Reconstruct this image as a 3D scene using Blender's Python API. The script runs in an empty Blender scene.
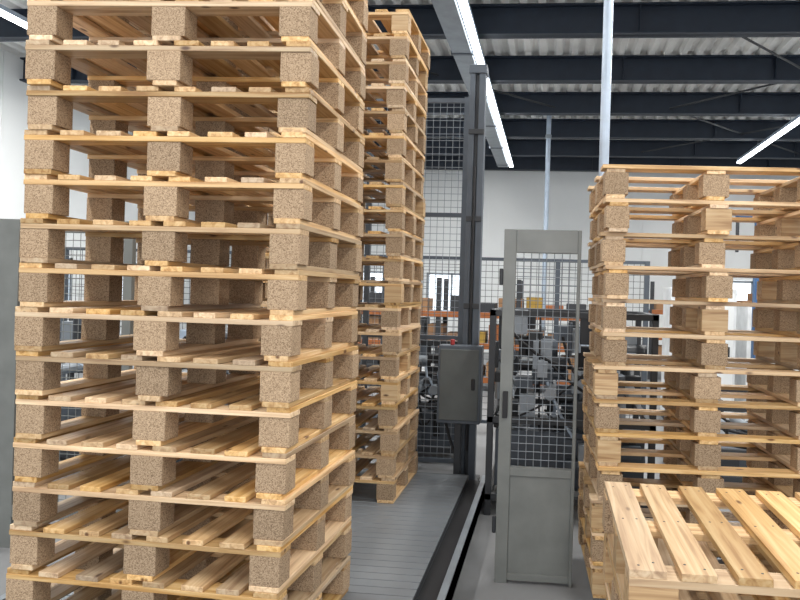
import bpy, math, random
from mathutils import Matrix, Vector
random.seed(7)
S=bpy.context.scene
S.view_settings.view_transform='Standard'

# ---------------------------------------------------------------- materials
def newmat(name):
    m=bpy.data.materials.new(name); m.use_nodes=True
    nt=m.node_tree; b=nt.nodes['Principled BSDF']; return m,nt,b
def plain(name,col,rough=.6,metal=0.,var=.12,scale=6.,bump=0.):
    m,nt,b=newmat(name)
    tc=nt.nodes.new('ShaderNodeTexCoord'); n=nt.nodes.new('ShaderNodeTexNoise')
    n.inputs['Scale'].default_value=scale; n.inputs['Detail'].default_value=6
    nt.links.new(tc.outputs['Object'],n.inputs['Vector'])
    r=nt.nodes.new('ShaderNodeValToRGB')
    r.color_ramp.elements[0].position=.3; r.color_ramp.elements[1].position=.7
    r.color_ramp.elements[0].color=(*[c*(1-var) for c in col],1)
    r.color_ramp.elements[1].color=(*[min(1,c*(1+var)) for c in col],1)
    nt.links.new(n.outputs['Fac'],r.inputs['Fac']); nt.links.new(r.outputs['Color'],b.inputs['Base Color'])
    b.inputs['Roughness'].default_value=rough; b.inputs['Metallic'].default_value=metal
    if bump>0:
        bp=nt.nodes.new('ShaderNodeBump'); bp.inputs['Strength'].default_value=bump
        nt.links.new(n.outputs['Fac'],bp.inputs['Height']); nt.links.new(bp.outputs['Normal'],b.inputs['Normal'])
    return m
def wood(name,axis,c0,c1,c2):
    m,nt,b=newmat(name); N=nt.nodes; L=nt.links
    tc=N.new('ShaderNodeTexCoord'); at=N.new('ShaderNodeAttribute'); at.attribute_name='tint'
    mp=N.new('ShaderNodeMapping')
    sc=[46,46,46]; sc[axis]=2.0; mp.inputs['Scale'].default_value=sc
    add=N.new('ShaderNodeVectorMath'); add.operation='MULTIPLY_ADD'
    add.inputs[1].default_value=(9,9,9)
    L.new(at.outputs['Color'],add.inputs[0]); L.new(tc.outputs['Object'],add.inputs[2])
    L.new(add.outputs[0],mp.inputs['Vector'])
    n=N.new('ShaderNodeTexNoise'); n.inputs['Scale'].default_value=1.; n.inputs['Detail'].default_value=5; n.inputs['Distortion'].default_value=.8
    L.new(mp.outputs[0],n.inputs['Vector'])
    r=N.new('ShaderNodeValToRGB'); e=r.color_ramp.elements
    e[0].position=.3; e[0].color=(*c0,1); e[1].position=.7; e[1].color=(*c2,1)
    k=e.new(.48); k.color=(*c1,1)
    L.new(n.outputs['Fac'],r.inputs['Fac'])
    mp2=N.new('ShaderNodeMapping'); s2=[11,11,11]; s2[axis]=4.5; mp2.inputs['Scale'].default_value=s2
    L.new(add.outputs[0],mp2.inputs['Vector'])
    v=N.new('ShaderNodeTexVoronoi'); v.inputs['Scale'].default_value=1.; L.new(mp2.outputs[0],v.inputs['Vector'])
    kr=N.new('ShaderNodeValToRGB'); kr.color_ramp.elements[0].position=.06; kr.color_ramp.elements[0].color=(1,1,1,1)
    kr.color_ramp.elements[1].position=.13; kr.color_ramp.elements[1].color=(0,0,0,1)
    L.new(v.outputs['Distance'],kr.inputs['Fac'])
    mx=N.new('ShaderNodeMix'); mx.data_type='RGBA'; L.new(kr.outputs['Color'],mx.inputs[0])
    L.new(r.outputs['Color'],mx.inputs[6]); mx.inputs[7].default_value=(.16,.07,.025,1)
    hs=N.new('ShaderNodeHueSaturation'); L.new(mx.outputs[2],hs.inputs['Color'])
    sep=N.new('ShaderNodeSeparateColor'); L.new(at.outputs['Color'],sep.inputs[0])
    mr=N.new('ShaderNodeMapRange'); mr.inputs[3].default_value=.55; mr.inputs[4].default_value=1.15
    L.new(sep.outputs[0],mr.inputs[0]); L.new(mr.outputs[0],hs.inputs['Value'])
    mr2=N.new('ShaderNodeMapRange'); mr2.inputs[3].default_value=.75; mr2.inputs[4].default_value=1.15
    L.new(sep.outputs[1],mr2.inputs[0]); L.new(mr2.outputs[0],hs.inputs['Saturation'])
    L.new(hs.outputs[0],b.inputs['Base Color'])
    bp=N.new('ShaderNodeBump'); bp.inputs['Strength'].default_value=.25; bp.inputs['Distance'].default_value=.003
    L.new(n.outputs['Fac'],bp.inputs['Height']); L.new(bp.outputs['Normal'],b.inputs['Normal'])
    b.inputs['Roughness'].default_value=.5
    return m
def chip(name):
    m,nt,b=newmat(name); N=nt.nodes; L=nt.links
    tc=N.new('ShaderNodeTexCoord'); v=N.new('ShaderNodeTexVoronoi'); v.inputs['Scale'].default_value=300
    L.new(tc.outputs['Object'],v.inputs['Vector'])
    sp=N.new('ShaderNodeSeparateColor'); L.new(v.outputs['Color'],sp.inputs[0])
    r=N.new('ShaderNodeValToRGB'); e=r.color_ramp.elements
    e[0].position=0; e[0].color=(.185,.118,.068,1); e[1].position=1; e[1].color=(.50,.365,.235,1)
    k=e.new(.35); k.color=(.335,.23,.138,1)
    L.new(sp.outputs[0],r.inputs['Fac'])
    at=N.new('ShaderNodeAttribute'); at.attribute_name='tint'
    s2=N.new('ShaderNodeSeparateColor'); L.new(at.outputs['Color'],s2.inputs[0])
    mr=N.new('ShaderNodeMapRange'); mr.inputs[3].default_value=.8; mr.inputs[4].default_value=1.15
    L.new(s2.outputs[0],mr.inputs[0])
    hs=N.new('ShaderNodeHueSaturation'); L.new(r.outputs['Color'],hs.inputs['Color']); L.new(mr.outputs[0],hs.inputs['Value'])
    L.new(hs.outputs[0],b.inputs['Base Color'])
    bp=N.new('ShaderNodeBump'); bp.inputs['Strength'].default_value=.25; bp.inputs['Distance'].default_value=.002
    L.new(sp.outputs[0],bp.inputs['Height']); L.new(bp.outputs['Normal'],b.inputs['Normal'])
    b.inputs['Roughness'].default_value=.85
    return m
def emis(name,col,st):
    m,nt,b=newmat(name); b.inputs['Base Color'].default_value=(*col,1)
    b.inputs['Emission Color'].default_value=(*col,1); b.inputs['Emission Strength'].default_value=st
    return m
cA,cB,cC=(.43,.235,.095),(.66,.42,.195),(.80,.58,.32)
WX=wood('pine_grain_x',0,cA,cB,cC); WY=wood('pine_grain_y',1,cA,cB,cC)
CH=chip('chipwood_block')
GREY=plain('fence_grey_paint',(.18,.19,.18),.45)
CABG=plain('cabinet_grey_paint',(.10,.11,.107),.5)
STEEL=plain('machine_steel',(.27,.30,.33),.4,.3)
LSTEEL=plain('galvanised',(.42,.50,.60),.4,.2)
SLAT=plain('conveyor_plate',(.22,.24,.26),.38,.4,.1,3)
SLATD=plain('conveyor_joint',(.10,.11,.12),.5,.3)
DARK=plain('dark_steel',(.03,.033,.038),.5)
BLACK=plain('black_rubber',(.012,.012,.014),.6)
NAVY=plain('beam_navy',(.014,.023,.040),.5)
MAST=plain('mast_grey',(.08,.095,.115),.45,.2)
ROOF=plain('roof_deck',(.80,.80,.78),.6,0,.18,1.2)
WALL=plain('wall_white',(.84,.86,.86),.7,0,.04,.6)
CONC=plain('concrete',(.22,.225,.23),.55,0,.15,2.,.05)
ORANGE=plain('orange_paint',(.34,.11,.03),.5)
CARD=plain('cardboard',(.32,.175,.085),.8)
WHITE=plain('white_enamel',(.75,.77,.78),.4)
BLUE=plain('blue_paint',(.05,.13,.28),.5)
RED=plain('red_paint',(.35,.03,.03),.5)
YEL=plain('yellow_paint',(.40,.25,.04),.5)
LED=emis('led_tube',(.93,.97,1.),12.)
WIN=emis('daylight_window',(.85,.93,1.),1.6)

# ---------------------------------------------------------------- builder
class B:
    def __init__(s): s.v=[];s.f=[];s.m=[];s.t=[];s.mats=[]
    def mi(s,m):
        if m not in s.mats: s.mats.append(m)
        return s.mats.index(m)
    def add(s,vs,fs,mat,t=None):
        o=len(s.v); s.v+= [tuple(v) for v in vs]; i=s.mi(mat)
        if t is None: t=(random.random(),random.random(),random.random())
        for f in fs: s.f.append([o+k for k in f]); s.m.append(i); s.t.append(t)
    def box(s,x0,x1,y0,y1,z0,z1,mat,M=None,t=None):
        vs=[Vector((x,y,z)) for z in (z0,z1) for x,y in ((x0,y0),(x1,y0),(x1,y1),(x0,y1))]
        if M is not None: vs=[M@v for v in vs]
        s.add(vs,[(3,2,1,0),(4,5,6,7),(0,1,5,4),(1,2,6,5),(2,3,7,6),(3,0,4,7)],mat,t)
    def cyl(s,p0,p1,r,mat,n=12,r1=None):
        p0=Vector(p0);p1=Vector(p1);d=(p1-p0).normalized()
        a=d.orthogonal().normalized(); b=d.cross(a); r1=r if r1 is None else r1
        vs=[p0+(a*math.cos(2*math.pi*k/n)+b*math.sin(2*math.pi*k/n))*r for k in range(n)]
        vs+=[p1+(a*math.cos(2*math.pi*k/n)+b*math.sin(2*math.pi*k/n))*r1 for k in range(n)]
        fs=[(k,(k+1)%n,n+(k+1)%n,n+k) for k in range(n)]+[tuple(range(n-1,-1,-1)),tuple(range(n,2*n))]
        s.add(vs,fs,mat)
    def hose(s,p0,p1,sag,r,mat,k=8):
        p0=Vector(p0);p1=Vector(p1);pts=[]
        for i in range(k+1):
            u=i/k; p=p0.lerp(p1,u); p.z-=sag*4*u*(1-u); pts.append(p)
        for a,b in zip(pts,pts[1:]): s.cyl(a,b,r,mat,8)
    def build(s,name,bevel=0.):
        me=bpy.data.meshes.new(name)
        xs=[v[0] for v in s.v]; ys=[v[1] for v in s.v]; zs=[v[2] for v in s.v]
        c=Vector(((min(xs)+max(xs))/2,(min(ys)+max(ys))/2,min(zs)))
        me.from_pydata([tuple(Vector(v)-c) for v in s.v],[],s.f)
        for m in s.mats: me.materials.append(m)
        me.polygons.foreach_set('material_index',s.m)
        ca=me.color_attributes.new('tint','FLOAT_COLOR','CORNER')
        buf=[]
        for p,t in zip(me.polygons,s.t): buf+= [t[0],t[1],t[2],1.]*p.loop_total
        ca.data.foreach_set('color',buf)
        me.update()
        ob=bpy.data.objects.new(name,me); ob.location=c; S.collection.objects.link(ob)
        if bevel>0:
            md=ob.modifiers.new('bevel','BEVEL'); md.width=bevel; md.segments=1; md.limit_method='ANGLE'
        return ob

# ---------------------------------------------------------------- pallets
PH=.182; PW=1.2; PD=.8
def pallet(b,x,y,z,rot,ns=8,sw=.1,chipf=1.,deck='y',pd=PD,nails=False,pw=PW):
    M=Matrix.Translation((x+pw/2,y+pd/2,z))@Matrix.Rotation(rot,4,'Z')
    hw,hd=pw/2,pd/2; t=.021
    zb=t; zs=PH-2*t
    base=random.uniform(-.18,.18)      # each pallet has its own age / shade
    def T(lo=0.,hi=1.): return (min(1,max(0,random.uniform(lo,hi)+base)),random.random(),random.random())
    cx=[-hw+.065,0,hw-.065]; cy=[-hd+.05,0,hd-.05]
    for i in cx:   # bottom runners, along depth
        w=.05+random.uniform(-.002,.012)
        b.box(i-w,i+w,-hd,hd,0,zb,WY,M,T())
        bw=.07 if i==0 else .063
        for j in cy:
            jx=random.uniform(-.006,.006); jy=random.uniform(-.003,.006)
            if random.random()<chipf: b.box(i-bw+jx,i+bw+jx,j-.048+jy,j+.048+jy,zb,zs,CH,M)
            else: b.box(i-bw+jx,i+bw+jx,j-.048+jy,j+.048+jy,zb,zs,WX,M,(random.random()*.4,.5,.5))
    if deck=='y':
        for j in cy:   # stringer boards across the width
            b.box(-hw,hw,j-.048,j+.048,zs,zs+t,WX,M,T())
        pitch=(pw-sw)/(ns-1)
        for k in range(ns):
            x0=-hw+k*pitch; jx=random.uniform(-.008,.008) if 0<k<ns-1 else 0
            w=sw+random.uniform(-.012,.006) if 0<k<ns-1 else sw
            b.box(x0+jx,x0+jx+w,-hd+random.uniform(0,.006),hd-random.uniform(0,.006),zs+t,PH,WY,M,T())
            if nails:
                for j in cy:
                    for q in (.25,.75):
                        p=Vector((x0+jx+w*q+random.uniform(-.005,.005),j+random.uniform(-.02,.02),PH-.001))
                        b.cyl(M@p,M@(p+Vector((0,0,.0016))),.0042,DARK,8)
    else:
        for i in cx: b.box(i-.05,i+.05,-hd,hd,zs,zs+t,WY,M,T())
        for j in cy:
            w=.05+random.uniform(-.004,.008)
            b.box(-hw-random.uniform(0,.012),hw+random.uniform(0,.01),j-w,j+w,zs+t,PH,WX,M,T())
def stack(x,y,z,n,jit=.008,rot=.006,lean=0.,chipf=1.,r0=0.,r1=0.,nails=False,**k):
    b=B()
    for i in range(n):
        pallet(b,x+random.uniform(-jit,jit)+lean*i,y+random.uniform(-jit,jit),z+i*PH,r0+(r1-r0)*i/(n-1)+random.uniform(-rot,rot),chipf=chipf,nails=nails and i==n-1,**k)
    return b.build('pallet_stack',.0018)
CZ=.18
stack(-2.195,2.49,CZ+.001,18,jit=.006,rot=.004,lean=.0016,r0=-.05,r1=.05,pd=.85,pw=1.19)
stack(-2.295,4.70,CZ+.001,20,jit=.010,chipf=.85,pd=.85)
RZ=.1
stack(.262,3.6,RZ,13,jit=.022,rot=.016,lean=.0015,r0=.045,r1=.045,chipf=.85,deck='x')
b=B()
for yy in (1.72,2.06,2.40): b.box(.24,1.43,yy,yy+.09,RZ,RZ+.038,WX)
b.build('dunnage_boards')
stack(.235,1.70,RZ+.039,5,jit=.008,chipf=.6,ns=9,sw=.096,nails=True)

# ---------------------------------------------------------------- slat conveyor under left stacks
b=B(); y0,y1=1.3,5.58; xl,xr=-2.5,-.645
n=int((y1-y0)/.083)
for i in range(n):
    a=y0+i*.083; b.box(xl,xr,a,a+.078,CZ-.02,CZ,SLAT)
b.box(xl,xr,y0,y1,CZ-.05,CZ-.006,SLATD); b.box(xl,xr,y0,y1,CZ-.09,CZ-.05,DARK)
for x,s in ((xl-.14,-1),(xr+.14,1)):
    b.box(x-.02,x+.02,y0,y1,CZ-.012,CZ,STEEL); b.box(x+.014*s,x+.02*s,y0,y1,.05,CZ-.012,DARK); b.box(x-.02,x+.02,y0,y1,.04,CZ-.012,DARK)
    b.box(min(x,x-.14*s),max(x,x-.14*s),y0,y1,CZ-.06,CZ-.05,BLACK)
for k in range(12):
    yy=y0+.2+k*.35
    b.box(xl-.12,xr+.12,yy,yy+.04,.0,CZ-.09,DARK)
b.build('slat_conveyor',.001)

b=B()
for x in (.36,.9,1.4): b.box(x,x+.09,1.5,4.5,0,RZ-.06,DARK)
for k in range(25):
    yy=1.56+k*.118; b.cyl((.33,yy,RZ-.03),(1.5,yy,RZ-.03),.03,STEEL,10)
b.build('roller_conveyor')

# ---------------------------------------------------------------- fence gate
def mesh_panel(b,x0,x1,y,z0,z1,cx,cz,r,mat):
    k=int(round((x1-x0)/cx))
    for i in range(1,k): 
        x=x0+(x1-x0)*i/k; b.box(x-r,x+r,y-r,y+r,z0,z1,mat)
    k=int(round((z1-z0)/cz))
    for i in range(1,k):
        z=z0+(z1-z0)*i/k; b.box(x0,x1,y-3*r,y-r,z-r,z+r,mat)
def gate(x0,x1,y,name,split=.68):
    b=B(); w=.02
    b.box(x0,x0+.075,y-.025,y+.025,0,2.14,GREY); b.box(x1-w,x1,y-.025,y+.025,0,2.14,GREY)
    b.box(x0+.075,x1-w,y-.025,y+.025,2.0,2.14,GREY); b.box(x0+.075,x1-w,y-.025,y+.025,split-.03,split+.02,GREY)
    b.box(x0+.075,x1-w,y-.012,y+.012,.05,split-.03,GREY); b.box(x0+.075,x1-w,y-.025,y+.025,0.02,.06,GREY)
    mesh_panel(b,x0+.075,x1-w,y,split+.02,2.0,.048,.048,.0024,STEEL)
    b.box(x0+.02,x0+.05,y-.05,y-.025,1.0,1.16,BLACK)
    for z in (.3,1.8): b.cyl((x0-.012,y-.02,z),(x0-.012,y-.02,z+.1),.012,DARK)
    return b.build(name,.003)
gate(-.28,.185,3.95,'safety_gate')
b=B(); y=3.95
b.box(-4.1,-3.44,y-.02,y+.02,0,2.14,GREY)
b.box(-2.72,-2.66,y-.02,y+.02,0,2.14,GREY); b.box(-3.44,-2.72,y-.02,y+.02,2.06,2.14,GREY); b.box(-3.44,-2.72,y-.02,y+.02,.2,.28,GREY)
mesh_panel(b,-3.44,-2.72,y,.28,2.06,.05,.05,.0024,GREY)
b.build('safety_fence',.003)
b=B(); y=6.3
for x in (-2.7,-1.8,-.85): b.box(x-.025,x+.025,y-.025,y+.025,0,3.65,MAST)
for z in (.1,1.3,2.5,3.62): b.box(-2.7,-.85,y-.02,y+.02,z-.02,z+.02,MAST)
mesh_panel(b,-2.7,-.85,y,.1,3.62,.065,.065,.0022,STEEL)
b.build('guard_mesh_screen')
b=B(); y=8.2
for i in range(8):
    x=-6.5+i*1.1; b.box(x-.03,x+.03,y-.03,y+.03,0,2.2,MAST)
for z in (.12,2.18): b.box(-6.5,1.2,y-.02,y+.02,z-.02,z+.02,MAST)
mesh_panel(b,-6.5,1.2,y,.12,2.18,.08,.08,.0025,DARK)
b.build('perimeter_fence')

# ---------------------------------------------------------------- lift mast with control box
b=B(); y=5.92
b.box(-.78,-.73,y,y+.12,0,3.8,MAST); b.box(-.73,-.695,y+.03,y+.10,0,3.78,DARK); b.box(-.695,-.635,y,y+.12,0,3.8,MAST)
b.box(-.79,-.625,y-.01,y+.14,3.76,3.84,MAST); b.box(-.82,-.60,y-.04,y+.2,0,.03,DARK)
for z in (.8,1.6,2.4,3.2): b.box(-.78,-.635,y-.012,y,z,z+.05,DARK)
b.cyl((-.71,y-.02,.3),(-.71,y-.02,2.9),.012,BLACK)
b.build('lift_mast',.004)
b=B()
b.box(-.95,-.57,5.63,5.81,.60,1.28,MAST); b.box(-.93,-.59,5.615,5.63,.63,1.25,CABG)
b.box(-.65,-.62,5.60,5.615,.9,1.0,BLACK); b.cyl((-.84,5.72,1.28),(-.84,5.72,1.33),.02,RED)
b.box(-.72,-.60,5.81,5.85,.7,1.2,DARK); b.box(-.80,-.74,5.70,5.76,0,.62,DARK)
b.hose((-.89,5.72,.62),(-.75,5.73,.25),.05,.015,BLACK)
b.build('control_cabinet',.01)

# ---------------------------------------------------------------- machinery
def machine(name,x0,x1,y0,y1,h,seed,dens=26,mats=(DARK,STEEL,BLACK,MAST,DARK)):
    rr=random.Random(seed); b=B(); p=.05
    for x in (x0,x1-p):
        for y in (y0,y1-p): b.box(x,x+p,y,y+p,0,h,DARK)
    for z in (.12,h*.45,h-p):
        for y in (y0,y1-p): b.box(x0,x1,y,y+p,z,z+p,DARK)
        for x in (x0,x1-p): b.box(x,x+p,y0,y1,z,z+p,DARK)
    b.box(x0+.06,x1-.06,y0+.15,y1-.1,h*.12,h*.4,MAST)
    for i in range(dens):
        sx,sy,sz=rr.uniform(.05,.22),rr.uniform(.05,.2),rr.uniform(.04,.25)
        x=rr.uniform(x0,x1-sx*1.3); yy=rr.uniform(y0,y1-sy); z=rr.uniform(.1,h-sz); m=rr.choice(mats)
        if rr.random()<.5: b.box(x,x+sx,yy,yy+sy,z,z+sz,m)
        else:
            r=rr.uniform(.025,.07)
            if rr.random()<.5: b.cyl((x,yy,z),(x+sx*1.3,yy,z),r,m)
            else: b.cyl((x+.03,yy,z),(x+.03,yy,z+sz*1.3),r*.7,m)
    for i in range(9):
        b.hose((rr.uniform(x0,x1),y0+rr.uniform(0,.2),rr.uniform(.5,h)),(rr.uniform(x0,x1),y0+rr.uniform(0,.3),rr.uniform(.4,h)),rr.uniform(.05,.3),rr.uniform(.008,.016),rr.choice((BLACK,BLACK,BLACK,LSTEEL)))
    for i in range(4):
        x=x0+(x1-x0)*(i+.5)/4; b.cyl((x,y0,h*.6),(x,y1,h*.6),.05,STEEL)
    return b.build(name,.003)
machine('strapping_machine',-.46,.85,5.1,6.1,1.62,3,110)
machine('pallet_dispenser',-1.6,-.85,6.5,7.4,1.25,5,60)
machine('transfer_conveyor_drive',1.3,3.2,6.0,7.2,.8,9,40)
machine('palletizer_frame',-5.6,-3.0,5.6,7.2,1.5,12,50,(DARK,STEEL,MAST,LSTEEL,WHITE))

def rack(x0,x1,y,lv,h,seed):
    rr=random.Random(seed); b=B(); n=int((x1-x0)/1.3)
    for i in range(n+1):
        x=x0+(x1-x0)*i/n
        for yy in (y,y+.8): b.box(x-.04,x+.04,yy-.03,yy+.03,0,h,DARK)
    for z in lv:
        for yy in (y-.04,y+.8): b.box(x0,x1,yy,yy+.04,z-.1,z,ORANGE)
        b.box(x0,x1,y,y+.8,z-.03,z,LSTEEL)
        x=x0+.1
        while x<x1-.5:
            w=rr.uniform(.2,.45); hh=rr.uniform(.15,.42)
            if rr.random()<.9: b.box(x,x+w,y+.05,y+.6,z,z+hh,rr.choice((CARD,CARD,ORANGE,DARK,DARK,YEL,CARD,WHITE)))
            x+=w+.06
    return b.build('storage_rack',.004)
rack(-3.4,.9,11.5,(.25,.85,1.4),2.0,1)
rack(2.2,6.8,14.2,(.3,.95,1.5),2.1,2)
b=B()
for i,(x,w,h) in enumerate(((1.7,.9,1.9),(2.75,.8,1.7),(4.0,1.1,2.0),(5.6,.9,1.8))):
    b.box(x,x+w,9.3,9.9,.08,h,WHITE); b.box(x+.04,x+w-.04,9.28,9.3,.15,h-.06,WALL); b.box(x,x+w,9.3,9.9,0,.08,DARK)
    b.box(x+w-.12,x+w-.09,9.25,9.28,h*.5,h*.5+.15,BLACK); b.box(x+.1,x+w*.5,9.27,9.28,h*.7,h*.85,DARK)
b.build('electrical_cabinet_row',.01)
b=B(); b.box(2.32,2.42,7.6,7.7,0,3.0,BLUE); b.box(2.25,2.49,7.53,7.77,0,.02,BLUE); b.box(2.1,2.32,7.62,7.68,2.7,2.78,BLUE); b.cyl((2.12,7.65,2.7),(2.12,7.65,2.3),.02,DARK)
b.build('jib_post',.004)

b=B(); b.cyl((.385,5.0,0),(.385,5.0,5.27),.037,LSTEEL,16); b.cyl((.385,5.0,0),(.385,5.0,.02),.08,LSTEEL,16)
for z in (1.,2.6,4.6): b.cyl((.385,5.0,z),(.385,5.0,z+.05),.045,STEEL,16)
b.build('air_pipe')
b=B(); b.cyl((-.11,13.6,0),(-.11,13.6,5.67),.05,LSTEEL,12)
for z in (1.,3.,5.): b.cyl((-.11,13.6,z),(-.11,13.6,z+.08),.065,STEEL,12)
b.build('conduit_pipe')

# ---------------------------------------------------------------- shell
X0,X1,Y0,Y1,H=-9.5,10.,-5.,18.9,5.69
b=B(); b.box(X0,X1,Y0,Y1,-.1,0,CONC); b.build('floor')
def panelwall(name,axis):
    b=B()
    if axis=='back':
        b.box(X0,X1,Y1,Y1+.15,0,H+.2,WALL)
        x=X0
        while x<X1: b.box(x,x+1.08,Y1-.012,Y1,0.1,H,WALL); x+=1.1
    elif axis=='left':
        b.box(X0-.15,X0,Y0,Y1,0,H+.2,WALL)
        y=Y0
        while y<Y1-1: b.box(X0,X0+.012,y,y+1.08,.1,H,WALL); y+=1.1
    else: b.box(X1,X1+.15,Y0,Y1,0,H+.2,WALL)
    return b.build(name)
panelwall('wall_back','back'); panelwall('wall_left','left'); panelwall('wall_right','right')
for i,(x,z) in enumerate(((-5.6,1.0),(-3.6,1.0),(4.2,1.0),(6.4,1.0))):
    b=B(); b.box(x,x+1.5,Y1-.03,Y1-.012,z,z+1.3,WIN)
    for k in (0,.72,1.44): b.box(x+k,x+k+.06,Y1-.06,Y1-.03,z,z+1.3,STEEL)
    for k in (0,1.24): b.box(x,x+1.5,Y1-.06,Y1-.03,z+k,z+k+.06,STEEL)
    b.build('window_%d'%(i+1))
for i,y in enumerate((5.5,8.,10.5,13.)):
    b=B(); x=X0; b.box(x+.012,x+.03,y,y+1.6,1.,2.2,WIN)
    for k in (0,.77,1.54): b.box(x+.03,x+.06,y+k,y+k+.06,1.,2.2,STEEL)
    for k in (0,1.14): b.box(x+.03,x+.06,y,y+1.6,1.+k,1.06+k,STEEL)
    b.build('window_%d'%(i+5))
prof=[(0,0),(.09,0),(.13,.07),(.21,.07),(.25,0)]
b=B(); pts=[];x=X0
while x<X1:
    for px,pz in prof[:-1]: pts.append((x+px,H+pz))
    x+=.25
vs=[(p[0],Y0,p[1]) for p in pts]+[(p[0],Y1,p[1]) for p in pts]
m=len(pts); b.add(vs,[(i,m+i,m+i+1,i+1) for i in range(m-1)],ROOF); b.box(X0,X1,Y0,Y1,H+.09,H+.15,ROOF)
b.build('ceiling')
ys=[8.9+1.93*i for i in range(-6,6)]
for y in ys:
    if y>Y1-.1: continue
    b=B(); b.box(X0,X1,y-.012,y+.012,5.28,5.68,NAVY); b.box(X0,X1,y-.09,y+.09,5.28,5.305,NAVY); b.box(X0,X1,y-.09,y+.09,5.665,5.69,NAVY)
    k=X0+1
    while k<X1: b.box(k,k+.012,y-.085,y+.085,5.305,5.665,NAVY); k+=2.4
    b.build('roof_beam')
b=B()
for (xa,ya,xb,yb) in ((2.2,8.9,6.,12.76),(6.,8.9,2.2,12.76),(2.2,12.76,6.,16.6),(6.,12.76,2.2,16.6),(-4.,8.9,0,12.7)):
    b.cyl((xa,ya,5.4),(xb,yb,5.4),.018,DARK,8)
b.build('roof_bracing')
def strip(x,y0,y1,z=5.05,name='led_strip_light'):
    b=B(); b.box(x-.05,x+.05,y0,y1,z+.03,z+.09,LSTEEL); b.box(x-.045,x+.045,y0,y1,z-.01,z+.03,LED)
    y=8.9-1.93*3
    while y<y1:
        if y>y0: b.cyl((x,y,z+.09),(x,y,5.279),.006,STEEL,6)
        y+=1.93
    return b.build(name)
strip(-1.08,2.,16.9); strip(4.45,2.,16.1); strip(-6.9,2.,15.)
b=B(); b.box(-1.43,-1.16,4.,16.9,5.04,5.22,STEEL)
for k in range(7): b.box(-1.45,-1.14,5.04+k*1.93-.03,5.04+k*1.93+.03,5.03,5.279,MAST)
b.build('cable_duct',.004)

# ---------------------------------------------------------------- lamps
def area(name,loc,size,sy,pw,rot=(0,0,0),col=(1,.98,.95)):
    l=bpy.data.lights.new(name,'AREA'); l.shape='RECTANGLE'; l.size=size; l.size_y=sy; l.energy=pw; l.color=col
    o=bpy.data.objects.new(name,l); o.location=loc; o.rotation_euler=rot; S.collection.objects.link(o)
for i,(x,y) in enumerate(((-3,0),(1.8,0),(-3.6,4.5),(1.6,5.4),(-3.8,9.5),(2,9.5),(-1.5,14),(4.8,14),(6,5),(-7.5,8))):
    area('ceiling_lamp',(x,y,5.2),.25,3.2,180)
area('rear_fill_light',(0,-4.6,2.6),6,3.5,180,(math.radians(90),0,0),(.97,.98,1.))  # added fill light behind the camera for the front faces, no door there
w=bpy.data.worlds.new('world'); S.world=w; w.use_nodes=True
w.node_tree.nodes['Background'].inputs[0].default_value=(.92,.95,1,1); w.node_tree.nodes['Background'].inputs[1].default_value=1.2

# ---------------------------------------------------------------- camera
c=bpy.data.cameras.new('camera'); co=bpy.data.objects.new('camera',c); S.collection.objects.link(co); S.camera=co
c.sensor_width=36; c.lens=650/800*36; c.shift_x=-(490-400)/800; c.shift_y=-7/800; c.clip_start=.05
R=Matrix.Rotation(math.radians(5.2),4,'Z')@Matrix.Rotation(math.radians(90),4,'X')@Matrix.Rotation(math.radians(1.7),4,'Z')
co.matrix_world=Matrix.Translation((0,0,1.75))@R
